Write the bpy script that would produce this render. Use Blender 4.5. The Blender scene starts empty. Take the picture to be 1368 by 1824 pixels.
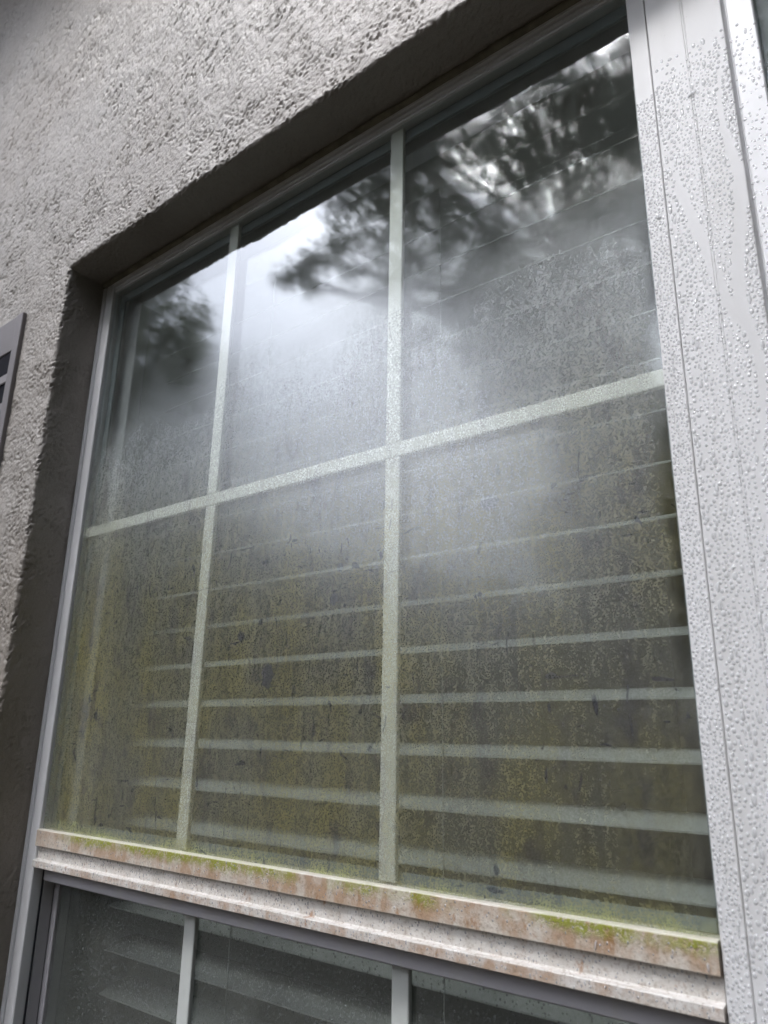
import bpy, bmesh, math, random
import numpy as np
from mathutils import Vector, Matrix
random.seed(7)
rng = np.random.default_rng(11)
S = bpy.context.scene
COL = S.collection

# ------------------------------------------------------------------ camera
def cam_matrix(y, p, r):
    y, p, r = map(math.radians, (y, p, r))
    Rz = Matrix.Rotation(y, 3, 'Z'); Rx = Matrix.Rotation(p, 3, 'X'); Ry = Matrix.Rotation(r, 3, 'Y')
    B = Rz @ Rx @ Ry                                   # columns: right, forward, up
    M = Matrix((B.col[0], B.col[2], -B.col[1])).transposed()
    return M.to_4x4()
cd = bpy.data.cameras.new('camera'); cam = bpy.data.objects.new('camera', cd); COL.objects.link(cam)
S.camera = cam
m = cam_matrix(38.378, 16.8225, -0.9886)
m.translation = Vector((0.95291, -0.53003, 0.11377))
cam.matrix_world = m
cd.sensor_fit = 'VERTICAL'; cd.sensor_height = 36.0; cd.sensor_width = 27.0
cd.lens = 1335.74 / 1824 * 36.0
cd.clip_start = 0.01; cd.clip_end = 2000
cd.dof.use_dof = True; cd.dof.focus_distance = 0.74; cd.dof.aperture_fstop = 9.0

# ------------------------------------------------------------------ world, sun, exposure
SUN_EL, SUN_AZ = 49.0, 22.0         # azimuth measured from straight out of the wall (-Y) towards -X
w = bpy.data.worlds.new('World'); S.world = w; w.use_nodes = True
nt = w.node_tree; nt.nodes.clear()
sky = nt.nodes.new('ShaderNodeTexSky'); sky.sky_type = 'NISHITA'; sky.sun_disc = False
sky.sun_elevation = math.radians(SUN_EL); sky.sun_rotation = math.radians(180 + SUN_AZ)
sky.air_density = 1.0; sky.dust_density = 6.0; sky.ozone_density = 1.0
hs = nt.nodes.new('ShaderNodeHueSaturation'); hs.inputs['Saturation'].default_value = 0.30
bg = nt.nodes.new('ShaderNodeBackground'); bg.inputs['Strength'].default_value = 0.15
wo = nt.nodes.new('ShaderNodeOutputWorld')
nt.links.new(sky.outputs[0], hs.inputs['Color']); tint = nt.nodes.new('ShaderNodeVectorMath'); tint.operation = 'MULTIPLY'; tint.inputs[1].default_value = (.93, .975, 1.10)
nt.links.new(hs.outputs[0], tint.inputs[0]); nt.links.new(tint.outputs[0], bg.inputs[0]); nt.links.new(bg.outputs[0], wo.inputs[0])
sl = bpy.data.lights.new('sun', 'SUN'); sl.energy = 1.4; sl.angle = math.radians(22); sl.color = (1, 0.97, 0.93)
so = bpy.data.objects.new('sun', sl); COL.objects.link(so)
sd = Vector((-math.sin(math.radians(SUN_AZ)) * math.cos(math.radians(SUN_EL)), -math.cos(math.radians(SUN_AZ)) * math.cos(math.radians(SUN_EL)), math.sin(math.radians(SUN_EL))))
so.rotation_euler = sd.to_track_quat('Z', 'Y').to_euler(); so.location = (0, -3, 6)
S.view_settings.view_transform = 'Standard'; S.view_settings.look = 'None'
S.view_settings.exposure = 1.22; S.view_settings.gamma = 1.0
S.render.engine = 'CYCLES'
cy = S.cycles
cy.max_bounces = 10; cy.transparent_max_bounces = 16; cy.glossy_bounces = 4; cy.diffuse_bounces = 3
cy.use_denoising = True
try: cy.denoiser = 'OPENIMAGEDENOISE'
except Exception: pass
cy.caustics_reflective = False; cy.caustics_refractive = False; cy.sample_clamp_indirect = 6

# ------------------------------------------------------------------ noise (numpy)
_perm = np.random.default_rng(3).permutation(512).astype(np.int64)
_perm = np.concatenate([_perm, _perm, _perm])
_g = np.random.default_rng(5).normal(size=(512, 3)); _g /= np.linalg.norm(_g, axis=1)[:, None]
def perlin(x, y, z):
    xi = np.floor(x).astype(np.int64); yi = np.floor(y).astype(np.int64); zi = np.floor(z).astype(np.int64)
    xf, yf, zf = x - xi, y - yi, z - zi
    fa = lambda t: t * t * t * (t * (t * 6 - 15) + 10)
    u, v, q = fa(xf), fa(yf), fa(zf)
    def gr(a, b, c):
        h = _perm[_perm[_perm[(xi + a) & 511] + ((yi + b) & 511)] + ((zi + c) & 511)]
        g = _g[h]
        return g[:, 0] * (xf - a) + g[:, 1] * (yf - b) + g[:, 2] * (zf - c)
    L = lambda a, b, t: a + t * (b - a)
    return L(L(L(gr(0,0,0), gr(1,0,0), u), L(gr(0,1,0), gr(1,1,0), u), v),
             L(L(gr(0,0,1), gr(1,0,1), u), L(gr(0,1,1), gr(1,1,1), u), v), q) * 1.6
def smooth(a, b, x):
    t = np.clip((x - a) / (b - a), 0, 1); return t * t * (3 - 2 * t)

# ------------------------------------------------------------------ object helpers
def tag(o, label=None, cat=None, group=None, kind=None):
    if label: o['label'] = label
    if cat: o['category'] = cat
    if group: o['group'] = group
    if kind: o['kind'] = kind
    return o
def empty(name, loc, label, cat, group=None):
    o = bpy.data.objects.new(name, None); o.location = loc; o.empty_display_size = 0.05
    COL.objects.link(o); bpy.context.view_layer.update()
    return tag(o, label, cat, group)
def link(name, me, mat, parent=None, smoothf=False, loc=None):
    """me is in world coordinates; the origin moves to loc (or the parent's)"""
    o = bpy.data.objects.new(name, me); COL.objects.link(o)
    if mat is not None:
        for mm in (mat if isinstance(mat, (list, tuple)) else [mat]): me.materials.append(mm)
    org = Vector(loc) if loc is not None else (world_loc(parent) if parent else Vector((0, 0, 0)))
    if org.length > 0: me.transform(Matrix.Translation(-org))
    if parent:
        o.parent = parent; o.location = org - world_loc(parent)
    else: o.location = org
    if smoothf:
        me.polygons.foreach_set('use_smooth', [True] * len(me.polygons))
    return o
def world_loc(o):
    v = Vector(o.location)
    while o.parent: o = o.parent; v += Vector(o.location)
    return v
class MB:
    def __init__(s): s.bm = bmesh.new()
    def box(s, x0, x1, y0, y1, z0, z1, bev=0.0, seg=2):
        r = bmesh.ops.create_cube(s.bm, size=1)
        for v in r['verts']:
            v.co = Vector((x0 + (v.co.x + .5) * (x1 - x0), y0 + (v.co.y + .5) * (y1 - y0), z0 + (v.co.z + .5) * (z1 - z0)))
        if bev > 0:
            es = list({e for v in r['verts'] for e in v.link_edges})
            bmesh.ops.bevel(s.bm, geom=es, offset=bev, segments=seg, affect='EDGES', profile=0.5)
        return s
    def prof(s, pts, a0, a1, axis='x', n=1):
        """extrude the closed profile along x (pts are y,z) or z (pts are x,y)"""
        P = []
        for k in range(n + 1):
            a = a0 + (a1 - a0) * k / n
            P.append([s.bm.verts.new((a, p, q) if axis == 'x' else (p, q, a)) for p, q in pts])
        for k in range(n):
            for i in range(len(pts)):
                j = (i + 1) % len(pts)
                s.bm.faces.new((P[k][i], P[k][j], P[k + 1][j], P[k + 1][i]))
        s.bm.faces.new(P[0][::-1]); s.bm.faces.new(P[-1])
        return s
    def build(s, name, mat, parent=None, smoothf=False, loc=None):
        bmesh.ops.recalc_face_normals(s.bm, faces=s.bm.faces[:])
        me = bpy.data.meshes.new(name); s.bm.to_mesh(me); s.bm.free()
        return link(name, me, mat, parent, smoothf, loc)
def mesh_np(name, V, F):
    me = bpy.data.meshes.new(name)
    V = np.asarray(V, np.float32); F = np.asarray(F, np.int32)
    me.vertices.add(len(V)); me.vertices.foreach_set('co', V.ravel())
    k = F.shape[1]
    me.loops.add(F.size); me.loops.foreach_set('vertex_index', F.ravel())
    me.polygons.add(len(F)); me.polygons.foreach_set('loop_start', np.arange(0, F.size, k, dtype=np.int32))
    me.update(calc_edges=True); me.validate()
    return me

# ------------------------------------------------------------------ material helpers
class NT:
    def __init__(s, name):
        s.m = bpy.data.materials.new(name); s.m.use_nodes = True
        s.t = s.m.node_tree; s.t.nodes.clear()
        s.out = s.t.nodes.new('ShaderNodeOutputMaterial')
        g = s.t.nodes.new('ShaderNodeNewGeometry'); s.P = g.outputs['Position']
    def n(s, kind, **kw):
        nd = s.t.nodes.new('ShaderNode' + kind)
        for k, v in kw.items():
            if k in nd.inputs.keys() or (k.startswith('i') and k[1:].isdigit()):
                tgt = nd.inputs[int(k[1:])] if k.startswith('i') and k[1:].isdigit() else nd.inputs[k]
                s.put(tgt, v)
            else: setattr(nd, k, v)
        return nd
    def put(s, tgt, v):
        if isinstance(v, bpy.types.NodeSocket): s.t.links.new(v, tgt)
        elif isinstance(v, bpy.types.Node): s.t.links.new(v.outputs[0], tgt)
        else:
            if isinstance(v, (tuple, list)) and len(v) == 3 and tgt.type == 'RGBA': v = (*v, 1)
            tgt.default_value = v
    def math(s, op, a, b=0.0, c=0.0, clamp=False):
        return s.n('Math', operation=op, i0=a, i1=b, i2=c, use_clamp=clamp).outputs[0]
    def mapv(s, scale=(1, 1, 1), rot=(0, 0, 0), loc=(0, 0, 0)):
        return s.n('Mapping', Vector=s.P, Scale=scale, Rotation=rot, Location=loc).outputs[0]
    def noise(s, scale, detail=3, rough=.55, vec=None, dist=0.0):
        return s.n('TexNoise', Vector=vec if vec is not None else s.P, Scale=scale, Detail=detail, Roughness=rough, Distortion=dist).outputs[0]
    def ramp(s, f, a, b, lo=0.0, hi=1.0):
        return s.n('MapRange', interpolation_type='SMOOTHSTEP', i0=f, i1=a, i2=b, i3=lo, i4=hi).outputs[0]
    def mix(s, f, a, b):
        nd = s.t.nodes.new('ShaderNodeMix'); nd.data_type = 'RGBA'
        s.put(nd.inputs[0], f); s.put(nd.inputs[6], a); s.put(nd.inputs[7], b)
        return nd.outputs[2]
    def bump(s, h, strength=.5, dist=.002, normal=None):
        nd = s.n('Bump', Height=h, Strength=strength, Distance=dist)
        if normal is not None: s.put(nd.inputs['Normal'], normal)
        return nd.outputs[0]
    def sep(s):
        q = s.n('SeparateXYZ', i0=s.P); return q.outputs
    def pbr(s, color, rough=.5, spec=.5, normal=None, **kw):
        b = s.t.nodes.new('ShaderNodeBsdfPrincipled')
        s.put(b.inputs['Base Color'], color); s.put(b.inputs['Roughness'], rough)
        s.put(b.inputs['Specular IOR Level'], spec)
        if normal is not None: s.put(b.inputs['Normal'], normal)
        for k, v in kw.items(): s.put(b.inputs[k.replace('_', ' ')], v)
        return b.outputs[0]
    def mixs(s, f, a, b):
        nd = s.t.nodes.new('ShaderNodeMixShader'); s.put(nd.inputs[0], f); s.put(nd.inputs[1], a); s.put(nd.inputs[2], b)
        return nd.outputs[0]
    def done(s, sh):
        s.t.links.new(sh, s.out.inputs[0]); return s.m

def m_stucco():
    t = NT('painted_stucco')
    big = t.noise(2.2, 3, .6)
    c = t.mix(t.ramp(big, .35, .7), (.375, .34, .30), (.45, .425, .39))
    low_tone = t.math('ADD', t.sep()[2], t.math('MULTIPLY', t.math('SUBTRACT', t.noise(5, 4, .65), .5), .35))
    c = t.mix(t.ramp(low_tone, .62, -.15, 0, .62), c, (.205, .165, .11))  # browner and darker towards the bottom, with a ragged border
    grit = t.noise(900, 2, .6)
    c = t.mix(t.ramp(grit, .3, .7, 0, .35), c, (.16, .15, .135))
    h = t.math('ADD', t.math('MULTIPLY', t.noise(420, 3, .6), 1.0), t.math('MULTIPLY', t.noise(1100, 2, .5), .4))
    return t.done(t.pbr(c, t.ramp(t.noise(60), .3, .7, .34, .5), .55, t.bump(h, .55, .0012)))
def m_vinyl(name='white_vinyl', base=(.74, .745, .74), dirt=.25, rough=.32, bumpy=.25):
    t = NT(name); X = t.sep()
    st = t.noise(9, 4, .6, t.mapv((2.5, 1, .5)))
    c = t.mix(t.ramp(st, .45, .75, 0, dirt), base, (.52, .51, .47))
    sp = t.noise(520, 2, .5)
    c = t.mix(t.ramp(sp, .74, .8, 0, .5), c, (.25, .24, .2))
    h = t.math('ADD', t.noise(35, 3, .5), t.math('MULTIPLY', t.noise(600, 2), .25))
    return t.done(t.pbr(c, rough, .5, t.bump(h, bumpy, .001)))
def m_rail():
    """white vinyl rail with rusty run-off, grime and green algae along its upper edge"""
    t = NT('stained_vinyl_rail'); X = t.sep(); x, z = X[0], X[2]
    base = t.mix(t.ramp(t.noise(60, 4, .6), .35, .75), (.74, .72, .68), (.60, .57, .52))
    streak = t.noise(1.0, 5, .65, t.mapv((60, 8, 22)))
    up = t.ramp(z, -.021, -.017)                             # upper step
    lip = t.ramp(z, -.0345, -.0362)                            # lower lip
    blot = t.noise(34, 5, .7)
    rf = t.math('MULTIPLY', t.ramp(t.math('ADD', t.math('MULTIPLY', streak, .5), t.math('MULTIPLY', blot, .6)),   .45, .66),
                t.math('ADD', t.math('ADD', t.math('MULTIPLY', up, .85), t.math('MULTIPLY', lip, .8)), .12), clamp=True)
    rf = t.math('MULTIPLY', rf, t.ramp(x, -.12, .25, .55, 1.0))
    base = t.mix(t.math('MULTIPLY', up, .6), base, (.60, .53, .43))
    c = t.mix(t.math('MULTIPLY', rf, .85), base, (.42, .26, .15))
    fine = t.noise(420, 3, .6)
    c = t.mix(t.ramp(fine, .50, .70, 0, .5), c, (.24, .17, .11))
    c = t.mix(t.ramp(t.noise(70, 5, .75, t.mapv((1, 1, .6), loc=(7, 2, 4))), .58, .70, 0, .8), c, (.34, .17, .07))
    mpatch = t.ramp(t.noise(11, 3, .6, t.mapv((1, 1, .35), loc=(3.3, 0, 1.2))), .36, .52)
    edge = t.ramp(t.math('ADD', z, t.math('MULTIPLY', t.noise(90, 4, .6, t.mapv((1, 1, .5))), .016)), -.0045, .005)
    edge = t.math('MULTIPLY', edge, t.ramp(x, .03, .1))
    mo = t.math('MULTIPLY', t.math('MULTIPLY', mpatch, edge), t.ramp(t.noise(380, 3, .7), .3, .55), clamp=True)
    c = t.mix(t.math('MULTIPLY', mo, .9), c, (.28, .31, .02))
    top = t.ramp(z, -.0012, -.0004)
    c = t.mix(t.math('MULTIPLY', top, .7), c, (.72, .70, .62))  # thin pale top lip, its highlight put into the colour
    h = t.math('ADD', t.noise(260, 3, .6), t.math('MULTIPLY', mo, .8))
    return t.done(t.pbr(c, t.math('ADD', .34, t.math('MULTIPLY', mo, .5)), .5, t.bump(h, .5, .0011)))
def two_sided(t, ior):
    bf = t.t.nodes.new('ShaderNodeNewGeometry').outputs['Backfacing']
    return t.math('ADD', ior, t.math('MULTIPLY', bf, 1 / ior - ior))
def glass_shader(t, dirt, film_col, rough_clean, rough_dirty, normal=None, ior=1.62):
    """see-through pane whose dirt film is diffuse and blurs the mirror image"""
    fr = t.n('Fresnel', IOR=two_sided(t, ior))
    frv = t.math('MULTIPLY', fr.outputs[0], 1.7, clamp=True)
    if normal is not None: t.put(fr.inputs['Normal'], normal)
    tr = t.n('BsdfTransparent', Color=(.90, .93, .92)).outputs[0]
    di = t.n('BsdfDiffuse', Color=film_col, Roughness=.5); 
    tl = t.n('BsdfTranslucent', Color=film_col)
    film = t.mixs(.12, di.outputs[0], tl.outputs[0])
    body = t.mixs(dirt, tr, film)
    gl = t.n('BsdfGlossy', Color=(.93, .97, 1), Roughness=t.math('ADD', rough_clean, t.math('MULTIPLY', rough_dirty, 1.0)))
    if normal is not None: t.put(gl.inputs['Normal'], normal)
    return t.mixs(frv, body, gl.outputs[0])
def m_upper_glass():
    t = NT('algae_filmed_glass'); X = t.sep(); x, z = X[0], X[2]
    low = t.noise(6, 3, .55)
    zz = t.math('ADD', z, t.math('MULTIPLY', t.math('SUBTRACT', low, .5), .22))
    zz = t.math('ADD', zz, t.math('MULTIPLY', x, -.02))
    cover = t.ramp(zz, .60, .44)                                # 0 clean top, 1 dirty below
    # the right edge strip stays cleaner where the mullion shelters it
    cover = t.math('MULTIPLY', cover, t.ramp(t.math('ADD', x, t.math('MULTIPLY', t.math('SUBTRACT', t.noise(40), .5), .03)), .803, .782, .3, 1.0))
    speck = t.noise(640, 2, .7)
    speck2 = t.noise(230, 4, .75, t.mapv((1, 1, .45)))
    sp = t.ramp(t.math('ADD', t.math('MULTIPLY', speck, .65), t.math('MULTIPLY', speck2, .35)), .40, .61)
    veil = t.noise(14, 4, .6, t.mapv((1.3, 1, .4)))
    dens = t.math('MULTIPLY', cover, t.math('ADD', t.math('MULTIPLY', sp, .25), t.math('ADD', .09, t.math('MULTIPLY', veil, .16))))
    drip = t.noise(1.0, 4, .6, t.mapv((70, 1, 6), loc=(2, 0, 1)), dist=.8)
    dens = t.math('MULTIPLY', dens, t.ramp(drip, .3, .7, .86, 1.16))
    leftv = t.math('MULTIPLY', t.ramp(t.math('ADD', x, t.math('MULTIPLY', t.noise(7, 3), .06)), .17, .09), t.ramp(x, .012, .045))
    dens = t.math('ADD', dens, t.math('MULTIPLY', t.math('MULTIPLY', leftv, cover), .16))
    dens = t.math('MAXIMUM', dens, t.math('MULTIPLY', t.ramp(t.noise(5, 4, .6), .3, .7, .07, .15), 1.0))
    dens = t.math('MULTIPLY', dens, t.math('SUBTRACT', 1.0, t.math('MULTIPLY', t.math('MULTIPLY', t.ramp(x, .5, .76), t.ramp(z, .32, .1)), .38)))
    # algae collecting along the bottom edge
    bot = t.math('MULTIPLY', t.ramp(t.math('ADD', z, t.math('MULTIPLY', t.noise(45, 4, .6), -.03)), .002, -.016), t.ramp(t.noise(12, 3, .6), .4, .6, .05, .36))
    dens = t.math('ADD', dens, bot)
    # debris marks: short dark scratches and spots
    marks = None
    for sc, rot, th in (((130, 1, 26), .5, .665), ((40, 1, 150), -.25, .675), ((60, 1, 45), .1, .675), ((210, 1, 160), .2, .70)):
        nn = t.n('TexNoise', Vector=t.mapv(sc, (0, rot, 0), (rot * 9, 0, 2)), Scale=1.0, Detail=2.0, Roughness=.6, Distortion=.6).outputs[0]
        mk = t.ramp(nn, th - .015, th + .03)
        marks = mk if marks is None else t.math('MAXIMUM', marks, mk)
    marks = t.math('MULTIPLY', marks, t.math('MULTIPLY', t.ramp(z, .40, .28), t.ramp(t.noise(9, 2, .5), .38, .55)))
    # wiped spots where something touched the film
    wiped = None
    for cx, cz, rx, rz in ((.3868, .1723, .0085, .012), (.4725, .2417, .005, .006), (.4790, .2720, .004, .004), (.646, .3075, .009, .007)):
        dx = t.math('DIVIDE', t.math('SUBTRACT', x, cx), rx); dz = t.math('DIVIDE', t.math('SUBTRACT', z, cz), rz)
        d = t.math('ADD', t.math('MULTIPLY', dx, dx), t.math('MULTIPLY', dz, dz))
        d = t.math('ADD', d, t.math('MULTIPLY', t.math('SUBTRACT', t.noise(260, 3), .5), 2.0))
        mk = t.ramp(d, 1.15, .8); wiped = mk if wiped is None else t.math('MAXIMUM', wiped, mk)
    hue = t.noise(13, 3, .6, t.mapv((1.4, 1, .6), loc=(5, 0, 2)))
    oliv = t.mix(t.ramp(hue, .35, .68), (.385, .375, .225), (.47, .425, .13))
    low2 = t.ramp(z, .50, .25)
    oliv = t.mix(low2, (.46, .50, .46), oliv)
    col = t.mix(t.ramp(t.noise(700, 2, .6), .5, .7, 0, .5), oliv, (.56, .54, .33))
    col = t.mix(t.ramp(t.noise(26, 5, .7, t.mapv((1.6, 1, .7), loc=(1, 4, 8))), .50, .66, 0, .8), col, (.17, .14, .11))
    col = t.mix(t.math('MULTIPLY', bot, 1.6, clamp=True), col, (.5, .56, .16))
    col = t.mix(marks, col, (.028, .028, .032))
    dens = t.math('MAXIMUM', dens, t.math('MULTIPLY', marks, .6))
    dens = t.math('MULTIPLY', dens, t.math('SUBTRACT', 1.0, t.math('MULTIPLY', wiped, .45)), clamp=True)
    col = t.mix(t.math('MULTIPLY', wiped, .8), col, (.36, .34, .38))
    rd = t.math('ADD', t.math('MULTIPLY', cover, .20), t.math('MULTIPLY', t.math('MULTIPLY', t.ramp(zz, .68, .5), sp), .10))
    h = t.noise(900, 2, .6)
    nb = t.bump(h, t.math('MULTIPLY', cover, .12), .0003)
    return t.done(glass_shader(t, dens, col, .042, rd, nb, 1.70))
def m_clear_glass(name='clear_glass', ior=1.6):
    t = NT(name)
    return t.done(t.mixs(t.n('Fresnel', IOR=two_sided(t, ior)).outputs[0], t.n('BsdfTransparent', Color=(.97, .98, .98)).outputs[0], t.n('BsdfGlossy', Roughness=.02).outputs[0]))
def m_lower_glass():
    t = NT('beaded_lower_glass'); X = t.sep()
    vo = t.n('TexVoronoi', Vector=t.mapv((1, .01, 1)), Scale=430.0, Randomness=1.0)
    d = t.ramp(vo.outputs['Distance'], .42, .05)
    dens = t.math('ADD', t.math('MULTIPLY', t.noise(30, 4, .6, t.mapv((1, 1, .4))), .50), t.math('MULTIPLY', t.ramp(t.noise(420, 3, .7), .5, .62), .08))
    nb = t.bump(d, .75, .0008)
    return t.done(glass_shader(t, dens, (.27, .285, .25), .05, .06, nb, 1.5))
def m_simple(name, col, rough=.5, var=.25, scale=20, bump=.2, bs=300, spec=.5):
    t = NT(name)
    dark = tuple(c * (1 - var) for c in col)
    c = t.mix(t.ramp(t.noise(scale, 4, .6), .35, .7), col, dark)
    return t.done(t.pbr(c, rough, spec, t.bump(t.noise(bs, 3, .6), bump, .001)))
def m_water():
    t = NT('clear_water_bead')
    lw = t.n('LayerWeight', Blend=.35)
    body = t.mixs(.38, t.n('BsdfTransparent').outputs[0], t.pbr((.80, .81, .82), .04, .8, Coat_Weight=1.0, Coat_Roughness=.02))
    return t.done(body)
def m_leaf(name, a, b):
    t = NT(name)
    c = t.mix(t.ramp(t.noise(1.6, 3, .6), .35, .65), a, b)
    di = t.n('BsdfDiffuse', Color=c).outputs[0]; tl = t.n('BsdfTranslucent', Color=c).outputs[0]
    return t.done(t.mixs(.45, di, tl))

_t = NT('pane_back'); PASS = _t.done(_t.n('BsdfTransparent', Color=(.97, .98, .975)).outputs[0])
def pane(x0, x1, y0, y1, z0, z1, name, mat, parent):
    o = MB().box(x0, x1, y0, y1, z0, z1).build(name, [mat, PASS], parent)
    for p in o.data.polygons: p.material_index = 0 if p.normal.y < -.5 else 1
    return o
STUCCO = m_stucco(); VINYL = m_vinyl(base=(.84, .845, .85)); VINYL2 = m_vinyl('mullion_vinyl', (.73, .73, .725), .28, .5, .12)
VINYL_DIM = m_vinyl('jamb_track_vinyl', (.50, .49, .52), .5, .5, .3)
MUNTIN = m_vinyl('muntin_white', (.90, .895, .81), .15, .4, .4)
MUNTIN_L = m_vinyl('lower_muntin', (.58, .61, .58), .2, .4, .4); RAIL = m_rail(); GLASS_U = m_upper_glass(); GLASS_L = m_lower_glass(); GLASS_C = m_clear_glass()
SLAT = m_simple('blind_slat_white', (.40, .41, .385), .5, .1, 8, .1)
CAULK = m_simple('aged_sealant', (.30, .28, .21), .7, .35, 60, .4, 400)
GROOVE = m_simple('shadowed_rubber_gasket', (.035, .035, .042), .6, .3, 60)  # near-black strips laid in the grooves, their shade put into the colour
SPACER = m_simple('spacer_bar_grey', (.23, .27, .29), .4, .2, 20)
ROOM = m_simple('drywall', (.42, .43, .40), .8, .15, 3)
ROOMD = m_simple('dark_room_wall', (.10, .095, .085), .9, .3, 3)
SHUT = m_simple('taupe_shutter_paint', (.23, .215, .22), .38, .12, 5, .12)
WATER = m_water()
_t = NT('clear_pane_bead'); BEAD = _t.done(_t.mixs(.42, _t.n('BsdfTransparent').outputs[0], _t.pbr((.22, .235, .235), .08, .6)))
BARK = m_simple('pine_bark', (.10, .075, .055), .9, .5, 12, .8, 40)
LEAF_D = m_leaf('dark_foliage', (.030, .048, .020), (.055, .085, .035))
LEAF_M = m_leaf('pine_needles', (.13, .155, .105), (.18, .21, .14))
LEAF_O = m_leaf('olive_foliage', (.065, .075, .025), (.09, .10, .04))

# ------------------------------------------------------------------ stucco wall with the recessed opening
XL, ZT, YW, DEP = -0.029, 0.785, -0.063, 0.068
XR, ZB = 1.735, -0.98
def axis_lines():
    xs = [XL]
    s = .0014
    while xs[-1] < .74: xs.append(xs[-1] + s)
    while xs[-1] < 2.6: s *= 1.25; xs.append(xs[-1] + s)
    l = [XL]; s = .0014
    while l[-1] > -.62: l.append(l[-1] - s); s = min(s * 1.004, .0026)
    while l[-1] > -3.2: s *= 1.3; l.append(l[-1] - s)
    X = np.array(sorted(l[1:]) + xs)
    zu = [ZT]; s = .0014
    while zu[-1] < 1.75: zu.append(zu[-1] + s); s = min(s * 1.0035, .003)
    while zu[-1] < 2.085: s *= 1.3; zu.append(zu[-1] + s)
    zd = [ZT]; s = .0014
    while zd[-1] > ZT - .08: zd.append(zd[-1] - s)
    while zd[-1] > -.30: zd.append(zd[-1] - s); s = min(s * 1.01, .0018)
    while zd[-1] > -1.55: s *= 1.3; zd.append(zd[-1] - s)
    Z = np.array(sorted(zd[1:]) + zu)
    return X, Z
def build_wall():
    X, Z = axis_lines()
    gx, gz = np.meshgrid(X, Z, indexing='ij')
    nx, nz = gx.shape
    s = np.minimum(gx - XL, ZT - gz)
    isA = (gx - XL) <= (ZT - gz)                       # left reveal side
    S_ = s.ravel(); A = isA.ravel(); x = gx.ravel(); z = gz.ravel()
    # wander of the trowelled arris
    wob = perlin(x * 14, z * 14, x * 0 + 3.3) * .0016 + perlin(x * 55, z * 55, x * 0 + 7.7) * .0010
    R = .0055
    t = np.clip((S_ + R) / (2 * R), 0, 1) * math.pi / 2
    inside = S_ > 0
    a = np.where(S_ <= -R, S_, np.where(S_ >= R, 0.0, -R + R * np.sin(t)))
    b = np.where(S_ <= -R, 0.0, np.where(S_ >= R, S_, R - R * np.cos(t)))
    sn, cs = np.sin(t), np.cos(t)
    # which side an outside vertex is rounded to
    dxo = x - XL; dzo = ZT - z
    Aside = A
    px = np.where(inside, np.where(Aside, XL, x - np.maximum(S_, 0)), x)
    pz = np.where(inside, np.where(Aside, z + np.maximum(S_, 0), ZT), z)
    corr = np.where(np.abs(S_) < R, 1.0, 0.0)
    off = np.where(inside, a, a - S_) * corr
    px = px + np.where(Aside, off, 0); pz = pz - np.where(Aside, 0, off)
    py = YW + b
    n = np.stack([np.where(Aside, sn, 0), -cs, np.where(Aside, 0, -sn)], 1)
    # relief
    P = np.stack([px, py, pz], 1)
    dist_edge = np.maximum(-S_, 0)
    far = smooth(.05, .11, dist_edge + perlin(px * 9, py * 0, pz * 9) * .035)
    warp = perlin(px * 30, pz * 30, py * 30) * .010
    ang = math.radians(52) + .5 * perlin(px * 5, pz * 5, py * 0 + 2)
    ca, sa = np.cos(ang), np.sin(ang)
    al = px * math.cos(math.radians(52)) + pz * math.sin(math.radians(52)); ac = -px * math.sin(math.radians(52)) + pz * math.cos(math.radians(52)) + warp
    st = perlin(al * 75, ac * 340, py * 90 + 1.5)
    st2 = perlin(al * 110 + 9, ac * 430 + 4, py * 90 + 8.5)
    amt = smooth(-.35, .25, perlin(px * 11, pz * 11, py * 5 + 40))
    mk1 = smooth(.0, .22, perlin(al * 38 + 3, ac * 90 + 8, py * 30)); mk2 = smooth(-.05, .25, perlin(al * 70, ac * 160 + 21, py * 30 + 3))
    groove = -(np.exp(-(st / .11) ** 2) * mk1 * .0034 + np.exp(-(st2 / .13) ** 2) * mk2 * .0016) * far * (.45 + .55 * amt)
    pit = -smooth(.14, .36, perlin(px * 210, pz * 260, py * 210 + 5)) * .0020 * (1 - far * .75) * (.35 + .65 * smooth(-.3, .3, perlin(px * 22, pz * 30, py * 20 + 9)))
    gran = perlin(px * 260, pz * 260, py * 260) * .00055 + perlin(px * 420 + 3, pz * 420, py * 420) * .0004
    lump = perlin(px * 70, pz * 70, py * 70) * .0004 + perlin(px * 18, pz * 18, py * 18) * .0012
    amp = np.where(inside & (S_ > R), .6, 1.0)
    d = (groove + pit + gran) * amp + lump * np.where(inside, 1.2, 1) + wob * np.where(np.abs(S_) < .02, 1, .5)
    # torn edge of the coating
    d += np.exp(-(S_ / .006) ** 2) * perlin(px * 130, py * 130 + 2, pz * 130) * .0011
    P = P + n * d[:, None]
    idx = np.arange(nx * nz).reshape(nx, nz)
    q = np.stack([idx[:-1, :-1], idx[1:, :-1], idx[1:, 1:], idx[:-1, 1:]], -1).reshape(-1, 4)
    sc = S_[q].max(1)
    q = q[sc <= DEP]
    used = np.unique(q); mp = -np.ones(nx * nz, np.int64); mp[used] = np.arange(len(used))
    return mesh_np('wall_face', P[used], mp[q])
wall = empty('stucco_wall', (0, YW, -1.55), 'grey taupe stucco house wall with rough trowelled texture around the recessed window', 'wall')
link('wall_face', build_wall(), STUCCO, wall, True)
b = MB(); b.box(XL, 2.6, YW, .10, -1.55, ZB); b.box(XR, 2.6, YW, .10, ZB, .784)
b.build('wall_return', STUCCO, wall)
b = MB(); b.box(-3.2, XL - .02, .004, .10, -1.55, 2.098); b.box(XL - .02, 2.6, .004, .10, ZT + .02, 2.098); b.build('wall_core', STUCCO, wall)
sill = MB().box(XL, XR, YW - .03, .03, ZB, ZB + .045, .008).build('window_sill', STUCCO, wall)

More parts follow.
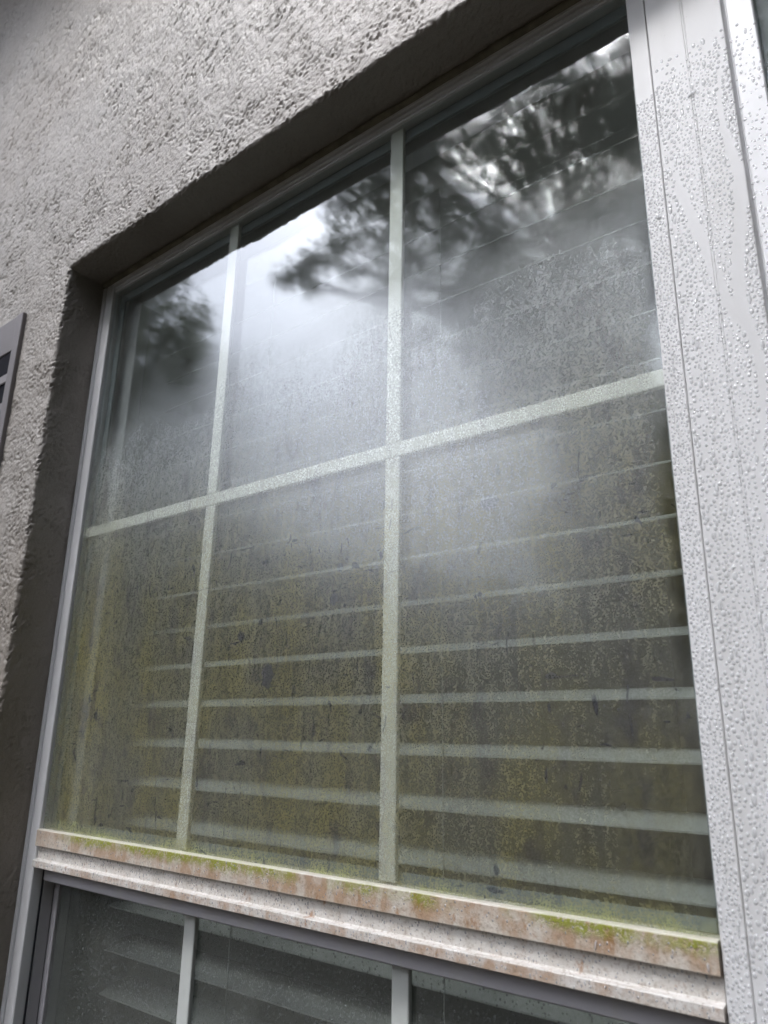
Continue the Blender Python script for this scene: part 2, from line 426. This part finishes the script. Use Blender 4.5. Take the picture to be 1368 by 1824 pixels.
# the eave over the wall
ev = empty('roof_eave', (0, YW, 2.1), 'pale soffit and fascia of the roof overhang above the stucco wall', 'eave')
MB().box(-3.2, 2.6, YW - .42, .10, 2.10, 2.13).build('soffit_board', m_simple('soffit_paint', (.45, .44, .42), .6), ev)
MB().box(-3.2, 2.6, YW - .45, YW - .42, 2.05, 2.22, .004).build('fascia', m_simple('fascia_paint', (.6, .6, .58), .5), ev)

# ------------------------------------------------------------------ window
def make_window(ox, label):
    W = .80
    root = empty('window', (ox, 0, 0), label, 'window', 'white vinyl windows in the recess')
    def xs(*a): return [ox + v for v in a]
    # frame: outer strips with a bead and a groove, plus the head
    f = MB()
    pj = [(-.0290, .030), (-.0290, -.0035), (-.0282, -.0045), (-.0222, -.0045), (-.0214, -.0036), (-.0208, .0004), (-.0198, .0004), (-.0192, -.0028),
          (-.0184, -.0038), (-.0012, -.0038), (-.0002, -.0028), (0, .0), (0.0002, .030)]
    f.prof([(ox + a, c) for a, c in pj], ZB + .045, .7775, 'z')
    frame = f.build('frame', VINYL, root)
    h = MB()
    ph = [(.030, .7775), (-.0035, .7775), (-.0045, .7768), (-.0045, .7735), (.0005, .7728), (.0005, .7718), (-.002, .7712), (-.002, .7672), (.001, .7665), (.001, .7655), (-.001, .765), (-.001, .7625), (.0005, .762), (.030, .762)]
    h.prof(ph, ox + .0003, ox + W - .0003, 'x'); h.build('head_frame', VINYL, frame, loc=(ox + .4, 0, .77))
    # sealant between head and soffit, with a wavy upper edge
    bm = bmesh.new(); N = 160; rows = []
    for i in range(N + 1):
        x = ox - .028 + (W + .028) * i / N
        wv = .0015 * math.sin(x * 31 + ox) + .0012 * math.sin(x * 83 + 2) + random.uniform(-.0005, .0005)
        rows.append([bm.verts.new((x, -.003, .7768)), bm.verts.new((x, -.0075 - .0006 * math.sin(x * 50), .7790)), bm.verts.new((x, -.0085, .7835 + wv)), bm.verts.new((x, -.003, .789))])
    for i in range(N):
        for k in range(3): bm.faces.new((rows[i][k], rows[i + 1][k], rows[i + 1][k + 1], rows[i][k + 1]))
    mm = MB(); mm.bm.free(); mm.bm = bm; mm.build('sealant_bead', CAULK, root, True)
    # upper sash
    g = MB()
    g.box(ox + .0004, ox + .012, .0105, .0135, .001, .7615); g.box(ox + W - .004, ox + W - .0004, .0105, .0135, .001, .7615)
    g.box(ox + .0125, ox + W - .0045, .0105, .0135, .748, .7610)
    g.box(ox + .0125, ox + W - .0045, .0105, .0135, .001, .009)
    us = g.build('upper_sash', SPACER, root)
    s2 = MB(); s2.box(ox + .0004, ox + .034, .024, .045, -.03, .7615, .002); s2.box(ox + W - .0035, ox + W - .0004, .024, .045, -.03, .7615, .002)
    s2.box(ox + .0345, ox + W - .0040, .024, .045, .742, .7610, .002)
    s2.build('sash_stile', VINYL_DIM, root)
    pane(ox + .0003, ox + W - .0003, .0012, .0036, .0003, .7617, 'glass_pane', GLASS_U, us)
    pane(ox + .0004, ox + W - .0004, .0140, .0160, .0006, .7612, 'inner_pane', GLASS_C, us)
    for xc in (.2691, .5389):
        for z0, z1 in ((.0012, .3727), (.3882, .7612)):
            MB().box(ox + xc - .0088, ox + xc + .0088, .0042, .0096, z0, z1, .0013).build('muntin', MUNTIN, us)
    MB().box(ox + .0006, ox + W - .0006, .0041, .0097, .3730, .3879, .0013).build('muntin', MUNTIN, us)
    # meeting rail: two steps and a lip, lower sash rail showing under it
    pr = [(.0205, .0004), (-.0045, .0002), (-.0058, -.0004), (-.0062, -.0012), (-.0062, -.0182), (-.0056, -.0189), (-.0008, -.0191), (-.0008, -.0333),
          (-.0018, -.0341), (-.0060, -.0345), (-.0068, -.0352), (-.0068, -.0420), (-.0060, -.0427), (.0100, -.0427), (.0205, -.0427)]
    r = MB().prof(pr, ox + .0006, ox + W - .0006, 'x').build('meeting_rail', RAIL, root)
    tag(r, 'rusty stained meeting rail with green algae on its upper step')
    # lower sash
    l = MB()
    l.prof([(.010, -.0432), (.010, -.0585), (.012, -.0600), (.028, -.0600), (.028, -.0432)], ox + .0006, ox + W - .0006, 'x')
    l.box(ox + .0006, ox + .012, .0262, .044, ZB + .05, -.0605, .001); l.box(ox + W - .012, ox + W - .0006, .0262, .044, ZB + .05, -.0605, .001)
    l.box(ox + .0122, ox + W - .0122, .0262, .044, ZB + .05, ZB + .10, .001)
    ls = l.build('lower_sash', VINYL_DIM, root)
    pane(ox + .0123, ox + W - .0123, .0300, .0325, ZB + .101, -.0606, 'glass_pane', GLASS_L, ls)
    for xc in (.2691, .5389):
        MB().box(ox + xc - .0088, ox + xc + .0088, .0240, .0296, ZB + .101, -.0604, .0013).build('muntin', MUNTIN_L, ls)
    # side tracks of the jamb below the rail
    tr = MB()
    for y0, y1 in ((.0304, .0335), (.0118, .0250)):
        tr.box(ox + .0003, ox + .0022, y0, y1, ZB + .05, -.0435)
        tr.box(ox + W - .0022, ox + W - .0003, y0, y1, ZB + .05, -.0435)
    tr.build('jamb_track', VINYL_DIM, root)
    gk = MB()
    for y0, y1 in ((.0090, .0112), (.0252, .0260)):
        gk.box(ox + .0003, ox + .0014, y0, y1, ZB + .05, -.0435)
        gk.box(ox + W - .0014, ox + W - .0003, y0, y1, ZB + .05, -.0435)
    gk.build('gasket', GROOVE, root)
    return root
w1 = make_window(0, 'weathered white window filmed with green algae, filling most of the photo')
w2 = make_window(.8968 + .0004, 'second white window just beyond the wide mullion at the right edge')
# the second window's left strip mirrors the first one's; the first window's right strip belongs to the mullion side
mul = empty('mullion_post', (.84, 0, ZB + .045), 'broad smooth white mullion wet with raindrops between the two windows', 'mullion')
pm = [(.8003, .025), (.8003, -.002), (.8010, -.0034), (.8150, -.0034), (.8156, -.0028), (.8159, .004), (.8166, .004), (.8166, .025)]
MB().prof(pm, ZB + .045, .7775, 'z').build('side_strip', VINYL2, mul)
pc = [(.8168, .020), (.8168, -.0050), (.8173, -.0060), (.8178, -.0062), (.8446, -.0066), (.8449, -.0061), (.8453, -.0061), (.8456, -.0066), (.8463, -.0066), (.8466, -.0061), (.8470, -.0061), (.8473, -.0066), (.8742, -.0062), (.8748, -.0060), (.8753, -.0050), (.8753, .020)]
MB().prof(pc, ZB + .045, .7790, 'z').build('cover_strip', VINYL2, mul)
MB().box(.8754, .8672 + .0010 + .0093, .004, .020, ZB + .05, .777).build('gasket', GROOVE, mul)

# ------------------------------------------------------------------ blinds and the dark room
def make_blind(ox, label):
    root = empty('venetian_blind', (ox, .088, .72), label, 'blind', 'slatted blinds behind the windows')
    MB().box(ox + .028, ox + .775, .080, .135, .742, .782, .003).build('headrail', SLAT, root)
    MB().box(ox + .022, ox + .780, .074, .079, .728, .790, .002).build('valance', SLAT, root)
    z = .6853
    k = 0
    while z > -.55:
        bm = bmesh.new(); N = 8; D = .048
        top = []; bot = []
        for i in range(N + 1):
            u = i / N
            y = .088 + D * u; zz = z + .0095 * u + .0040 * math.sin(math.pi * u)
            sag = random.uniform(-.0006, .0006)
            top.append([bm.verts.new((xx, y, zz + .0008)) for xx in (ox + .029, ox + .7735)])
            bot.append([bm.verts.new((xx, y, zz - .0008)) for xx in (ox + .029, ox + .7735)])
        for i in range(N):
            bm.faces.new((top[i][0], top[i][1], top[i + 1][1], top[i + 1][0]))
            bm.faces.new((bot[i][0], bot[i + 1][0], bot[i + 1][1], bot[i][1]))
            for e in (0, 1): bm.faces.new((top[i][e], top[i + 1][e], bot[i + 1][e], bot[i][e]))
        bm.faces.new((top[0][0], bot[0][0], bot[0][1], top[0][1])); bm.faces.new((top[N][0], top[N][1], bot[N][1], bot[N][0]))
        mm = MB(); mm.bm.free(); mm.bm = bm
        o = mm.build('slat', SLAT, root, loc=(ox + .40, .112, z))
        o.rotation_euler.y = random.uniform(-.0012, .0012)
        z -= .0488; k += 1
    for xc in (.262, .540):
        c = MB(); c.box(ox + xc - .0004, ox + xc + .0004, .0862, .0876, -.55, .74); c.build('ladder_cord', SLAT, root)
    return root
make_blind(0, 'white slatted blind seen through the algae covered window')
make_blind(.8972, 'white slatted blind inside the second window at the right edge')
b = MB()
b.box(XL - .03, XL, .0460, 2.6, ZB, ZT + .02); b.box(XR, XR + .03, .046, 2.6, ZB, ZT + .02)
b.box(XL, XR, .0460, 2.6, ZT, ZT + .02); b.box(XL, XR, .046, 2.6, ZB - .02, ZB)
tag(b.build('room_walls', ROOM), kind='structure')
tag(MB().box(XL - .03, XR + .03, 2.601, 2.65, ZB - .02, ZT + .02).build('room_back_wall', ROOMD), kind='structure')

# ------------------------------------------------------------------ louvred shutter on the wall
sh = empty('louvred_shutter', (-.157, YW, -.6), 'taupe louvred shutter mounted on the stucco left of the window', 'shutter')
sx1, sx0, st_, sy0, sy1 = -.1430, -.52, .7485, -.0695, -.0600
for a0, a1 in ((sx1 - .0195, sx1), (sx0, sx0 + .040)): MB().box(a0, a1, sy0, sy1, -.9, st_, .0015).build('stile', SHUT, sh)
for z0, z1 in ((st_ - .062, st_ - .0004), (-.9, -.84)):
    MB().box(sx0 + .0402, sx1 - .01952, sy0 + .0008, sy1, z0, z1, .0015).build('shutter_rail', SHUT, sh)
MB().box(sx0 + .0402, sx1 - .01952, -.0668, -.0640, -.84, st_ - .062).build('back_panel', m_simple('shutter_inner', (.012, .012, .018), .8, spec=.1), sh)  # near-black sheet stands in for the shade between the louvres
z = st_ - .112
while z > -.82:
    s = MB(); s.prof([(-.0694, z - .004), (-.0686, z - .0055), (-.0665, z + .010), (-.0670, z + .012)], sx0 + .0405, sx1 - .01955, 'x')
    s.build('louvre', SHUT, sh, loc=(-.34, YW, z)); z -= .050

# ------------------------------------------------------------------ water beads
def bead_mesh(name, items, seg=8, ring=3):
    """items: (x, y, z, rx, rz, h) - low domes standing on a surface that faces -Y"""
    V = []; F4 = []; base = 0
    A = np.linspace(0, 2 * math.pi, seg, endpoint=False)
    for (x, y, z, rx, rz, hh) in items:
        ph = random.uniform(0, 6.28); e = random.uniform(-.14, .14)
        for k in range(ring):
            t = k / ring * math.pi / 2
            rr = math.cos(t) ** .75; yy = y - hh * math.sin(t)
            rad = rr * (1 + e * np.cos(2 * A + ph))
            V.append(np.stack([x + rx * rad * np.cos(A), np.full(seg, yy), z + rz * rad * np.sin(A)], 1))
        V.append(np.array([[x, y - hh, z]] * seg))
        for k in range(ring):
            for i in range(seg):
                j = (i + 1) % seg
                F4.append((base + k * seg + i, base + k * seg + j, base + (k + 1) * seg + j, base + (k + 1) * seg + i))
        base += seg * (ring + 1)
    return mesh_np(name, np.concatenate(V), np.array(F4))
def scatter(x0, x1, z0, z1, y, n, rmin, rmax, mind=1.25, accept=None):
    out = []; cell = {}; cs = rmax * 3
    tries = 0
    while len(out) < n and tries < n * 40:
        tries += 1
        x = random.uniform(x0, x1); z = random.uniform(z0, z1)
        r = rmin + (rmax - rmin) * random.random() ** 1.15
        if accept and not accept(x, z): continue
        key = (int(x / cs), int(z / cs)); ok = True
        for a in (-1, 0, 1):
            for c in (-1, 0, 1):
                for (ax, az, ar) in cell.get((key[0] + a, key[1] + c), ()):
                    if (ax - x) ** 2 + (az - z) ** 2 < (mind * (ar + r)) ** 2: ok = False; break
                if not ok: break
            if not ok: break
        if not ok: continue
        cell.setdefault(key, []).append((x, z, r))
        el = random.uniform(1, 1.25) if random.random() < .8 else random.uniform(1.4, 2.2)
        out.append((x, y, z, r, r * el, r * .55))
    return out
def lanes(x, z):
    zlim = .63 + (x - .80) * .25
    if z > zlim: return random.random() < .02
    # tracks where water has run down
    c1 = .866 - .25 * (.5 - z) * .1 + .004 * math.sin(z * 40); c2 = .8225 + .0022 * math.sin(z * 23)
    if .8172 < x < .875:
        if abs(x - c1) < .0035 * (1 + .5 * math.sin(z * 17)) : return False
        if abs(x - c2) < .0030 and z < .60: return random.random() < .12
        d = abs((x - .83) - (.52 - z) * .22)
        if z > .40 and d < .004: return False
    return True
it = scatter(.8185, .8738, -.25, .66, -.0060, 3600, .0011, .0019, .98, lanes)
it += scatter(.8018, .8142, -.25, .64, -.0033, 1400, .0008, .0014, 1.0, lanes)
it += scatter(.8780, .8960, .10, .66, -.0036, 420, .0008, .0016, 1.2, lanes)
def big(i): return i[3] * i[4]
on_cover = sorted([i for i in it if .8168 < i[0] < .8755], key=big, reverse=True)
single = on_cover[:300]; ids = {id(i) for i in single}
for i in single:
    dm = bead_mesh('raindrop', [(0, 0, 0, *i[3:])], 10, 3)
    dm.transform(Matrix.Translation(i[:3]))
    tag(link('raindrop', dm, WATER, None, True, loc=i[:3]), 'clear round bead of rain standing on the broad white mullion cover', 'raindrop', 'beads of rain on the mullion cover')
it = [i for i in it if id(i) not in ids]
o = link('raindrops', bead_mesh('raindrops', it), WATER, None, True)
tag(o, 'the many smaller clear raindrops beaded over the white mullion and its side strips', 'raindrops', kind='stuff')
# finer beads on the lower pane and the rail
it = scatter(.05, .79, -.24, -.062, .0300, 3600, .0004, .0011, 1.1)
o = link('pane_droplets', bead_mesh('pane_droplets', it, 6, 2), BEAD, None, True)
tag(o, 'fine droplets beaded on the dark lower pane under the rail', 'droplets', kind='stuff')
it = scatter(.005, .795, -.0175, -.002, -.0061, 230, .0004, .0010, 1.4) + scatter(.005, .795, -.0325, -.0200, -.0007, 420, .0004, .0010, 1.3) + scatter(.005, .795, -.0415, -.036, -.0067, 220, .0004, .0009, 1.3)
o = link('rail_droplets', bead_mesh('rail_droplets', it), WATER, None, True)
tag(o, 'tiny water beads clinging to the stained meeting rail', 'droplets', kind='stuff')
# a few runs large enough to point at
def run(x, z, y, rx, rz, hh, label, slant=0):
    V = bead_mesh('water_drop', [(0, 0, 0, rx, rz, hh)], 14, 5)
    V.transform(Matrix.Translation((x, y, z)) @ Matrix.Rotation(slant, 4, 'Y'))
    tag(link('water_drop', V, WATER, None, True, loc=(x, y, z)), label, 'water drop')
run(.8455, .612, -.0067, .0012, .0042, .0014, 'slanted water blob at the top of the wide mullion cover', 1.1)
run(.8090, .515, -.0034, .0022, .0036, .0015, 'hooked water drop on the narrow strip left of the cover', -.4)
run(.7220, -.0140, -.0062, .0010, .0034, .0012, 'long water drip hanging on the rusty rail near its right end', .15)
run(.7930, -.0150, -.0062, .0011, .0026, .0013, 'amber water drip at the right tip of the rusty rail', 0)

# ------------------------------------------------------------------ ground and trees (most mirrored in the glass, a right-hand row added to block light)
t = NT('lawn'); c = t.mix(t.ramp(t.noise(3, 4, .6), .35, .65), (.040, .035, .027), (.052, .045, .034))
LAWN = t.done(t.pbr(c, .9, .2, t.bump(t.noise(60, 4), .6, .02)))
g = MB(); g.box(-250, 250, -250, 250, -1.60, -1.55)
tag(g.build('ground', LAWN), kind='structure')

def foliage(name, blobs, per, leaf, mat, parent, squash=.8):
    """blobs: (x,y,z,r): leaf quads gathered in twig clusters through each blob's volume"""
    C = []
    for (x, y, z, r) in blobs:
        n = int(per * r * r)
        d = rng.normal(size=(n, 3)); d /= np.linalg.norm(d, axis=1)[:, None]
        rad = r * rng.random(n) ** .45
        p = d * rad[:, None]; p[:, 2] *= squash
        C.append(p + np.array([x, y, z]))
    C = np.concatenate(C); k = 9
    L = np.repeat(C, k, 0) + rng.normal(size=(len(C) * k, 3)) * leaf * 1.6
    n = len(L)
    a = rng.normal(size=(n, 3)); a /= np.linalg.norm(a, axis=1)[:, None]
    c = np.cross(a, rng.normal(size=(n, 3))); c /= np.linalg.norm(c, axis=1)[:, None]
    sz = leaf * (.6 + .8 * rng.random(n))[:, None]
    a = a * sz; c = c * sz * .42
    V = np.stack([L - a, L + c, L + a, L - c], 1).reshape(-1, 3)
    F = np.arange(n * 4).reshape(-1, 4)
    return link(name, mesh_np(name, V, F), mat, parent)
def limb(bm, p0, p1, r0, r1, seg=8, bends=5, jit=.05):
    p0, p1 = Vector(p0), Vector(p1); prev = None
    ax = (p1 - p0).normalized(); u = ax.orthogonal().normalized(); v = ax.cross(u)
    for i in range(bends + 1):
        t = i / bends; c = p0.lerp(p1, t)
        if 0 < i < bends: c += Vector((random.uniform(-1, 1), random.uniform(-1, 1), 0)) * jit * (p1 - p0).length * .5
        r = r0 + (r1 - r0) * t
        ring = [bm.verts.new(c + (u * math.cos(a) + v * math.sin(a)) * r) for a in [6.2832 * k / seg for k in range(seg)]]
        if prev:
            for k in range(seg): bm.faces.new((prev[k], prev[(k + 1) % seg], ring[(k + 1) % seg], ring[k]))
        prev = ring
def tree(base, h, rt, blobs, per, leaf, mat, label, kind='pine_tree', cat='tree'):
    root = empty(kind, (base[0], base[1], -1.55), label, cat, 'trees mirrored in the window')
    bm = bmesh.new(); top = (base[0] + random.uniform(-.2, .2), base[1], h)
    limb(bm, (base[0], base[1], -1.55), top, rt, rt * .35, 10, 7, .02)
    for (x, y, z, r) in blobs:
        zz = max(-.5, min(h * .98, z - .5)); limb(bm, (base[0], base[1], zz), (x, y, z), rt * .32, .015, 6, 4, .08)
    mm = MB(); mm.bm.free(); mm.bm = bm; mm.build('trunk', BARK, root, True)
    foliage('crown', blobs, per, leaf, mat, root)
def at(az, el, d):
    """point seen from the window centre at azimuth (deg left of straight out), elevation and distance"""
    a, e = math.radians(az), math.radians(el)
    return (.5 - d * math.sin(a) * math.cos(e), -d * math.cos(a) * math.cos(e), .4 + d * math.sin(e))
def bl(L): return [(*at(a, e, d), r) for a, e, d, r in L]
# left pine: its ragged crown fills the left panes
tree(at(60, 0, 10), 8.0, .16, bl([(61, 33, 11, .9), (57.5, 28, 11, .75), (55.5, 30.5, 11, .35), (55, 27.5, 11, .4), (62, 25, 11, 1.3), (56, 22, 11, 1.2), (62, 37, 11, .7), (66, 31, 11, 1.4), (52, 14, 11, 1.0), (68, 20, 11, 1.8), (60, 16, 11, 1.6), (54, 25, 11, .5), (62, 10, 11, 1.5)]),
     620, .035, LEAF_M, 'ragged pine mirrored in the left upper panes')
# big overhanging tree on the right, ragged lower edge with sky showing through
tree(at(22, 0, 9), 8.8, .2, bl([(40, 40.5, 10, .75), (36, 36.5, 10, .55), (34, 41, 10, .7), (30, 38, 10, .6), (31, 33, 10, .45), (27, 35.5, 10, .6), (25, 31, 10, .55), (28, 44, 10, .7), (22, 42, 10, .55), (18, 38.5, 10, .6), (21, 34, 10, .5), (17, 47, 10, .7),
      (23, 48.5, 10, .7), (19, 44.5, 10, .6), (15.5, 43.5, 10, .6), (12.5, 46, 10, .6), (8, 47, 10, .8), (4, 44, 10, .9), (9, 42, 10, .7), (3, 50, 10, .9), (25.5, 40.5, 10, .45), (24.5, 43.2, 10, .45), (21.5, 46, 10, .4), (36, 43.5, 10, .5), (29.5, 29.5, 10, .4), (33, 47, 10, .9), (40, 46, 10, 1.0), (16, 32, 10, .7), (26.5, 26.5, 10, .6), (20, 27, 10, .75), (13, 42, 10, .9), (12, 35, 10, .9), (47, 44.5, 10, .8), (38, 33.5, 10, .3), (35, 30.5, 10, .25), (43, 37.3, 10, .26), (45.2, 36, 10, .25), (46.8, 34.8, 10, .2), (48.3, 34.4, 10, .13), (45.5, 34, 10, .15), (41.5, 35.5, 10, .2)]),
     900, .035, LEAF_M, 'tall open tree mirrored in the right upper panes')
# darker mass lower down
tree(at(42, 0, 13), 3.5, .2, bl([(52, 9, 13, 1.5), (44, 8, 13, 1.2), (38, 8, 13, 1.3), (33, 7, 13, 1.2), (47, 7, 13, 2), (38, 5, 13, 2), (30, 5, 13, 1.6), (56, 5, 13, 2)]),
     150, .09, LEAF_D, 'dense dark shrub row mirrored low in the middle panes', 'broadleaf_tree')
tree(at(17, 0, 11), 5.5, .22, bl([(22, 14, 11, .9), (17, 19, 11, 1.2), (12, 14, 11, 1.5), (20, 22, 11, .8), (15, 8, 11, 1.6), (22, 5, 11, 1.3), (8, 22, 11, 1.6), (5, 10, 11, 1.8), (30, 6, 11, .8)]),
     210, .08, LEAF_D, 'dark broad tree mirrored in the lower right pane', 'broadleaf_tree')
for i, (a, d, hh) in enumerate(((-12, 9, 7.5), (-30, 8, 7.5), (-48, 7, 7.5), (-66, 6.5, 7.5), (-84, 6, 7.0), (76, 12, 6.5), (90, 11, 6))):  # the right-hand row is unseen, added to darken the reveal
    bx = at(a, 0, d); L = []
    for k in range(16):
        L.append((bx[0] + random.uniform(-1.3, 1.3), bx[1] + random.uniform(-1, 1), random.uniform(-.4, hh), random.uniform(.9, 1.5)))
    tree(bx, hh, .2, L, 100, .13, LEAF_D, ['leafy tree straight out from the window, beyond the mullion', 'leafy tree out to the right of the window', 'leafy tree farther round to the right, third from the middle', 'leafy tree near the right side of the yard', 'leafy tree hard against the right end of the house wall', 'leafy tree far out past the left pine', 'leafy tree at the left end of the house wall'][i], 'broadleaf_tree')
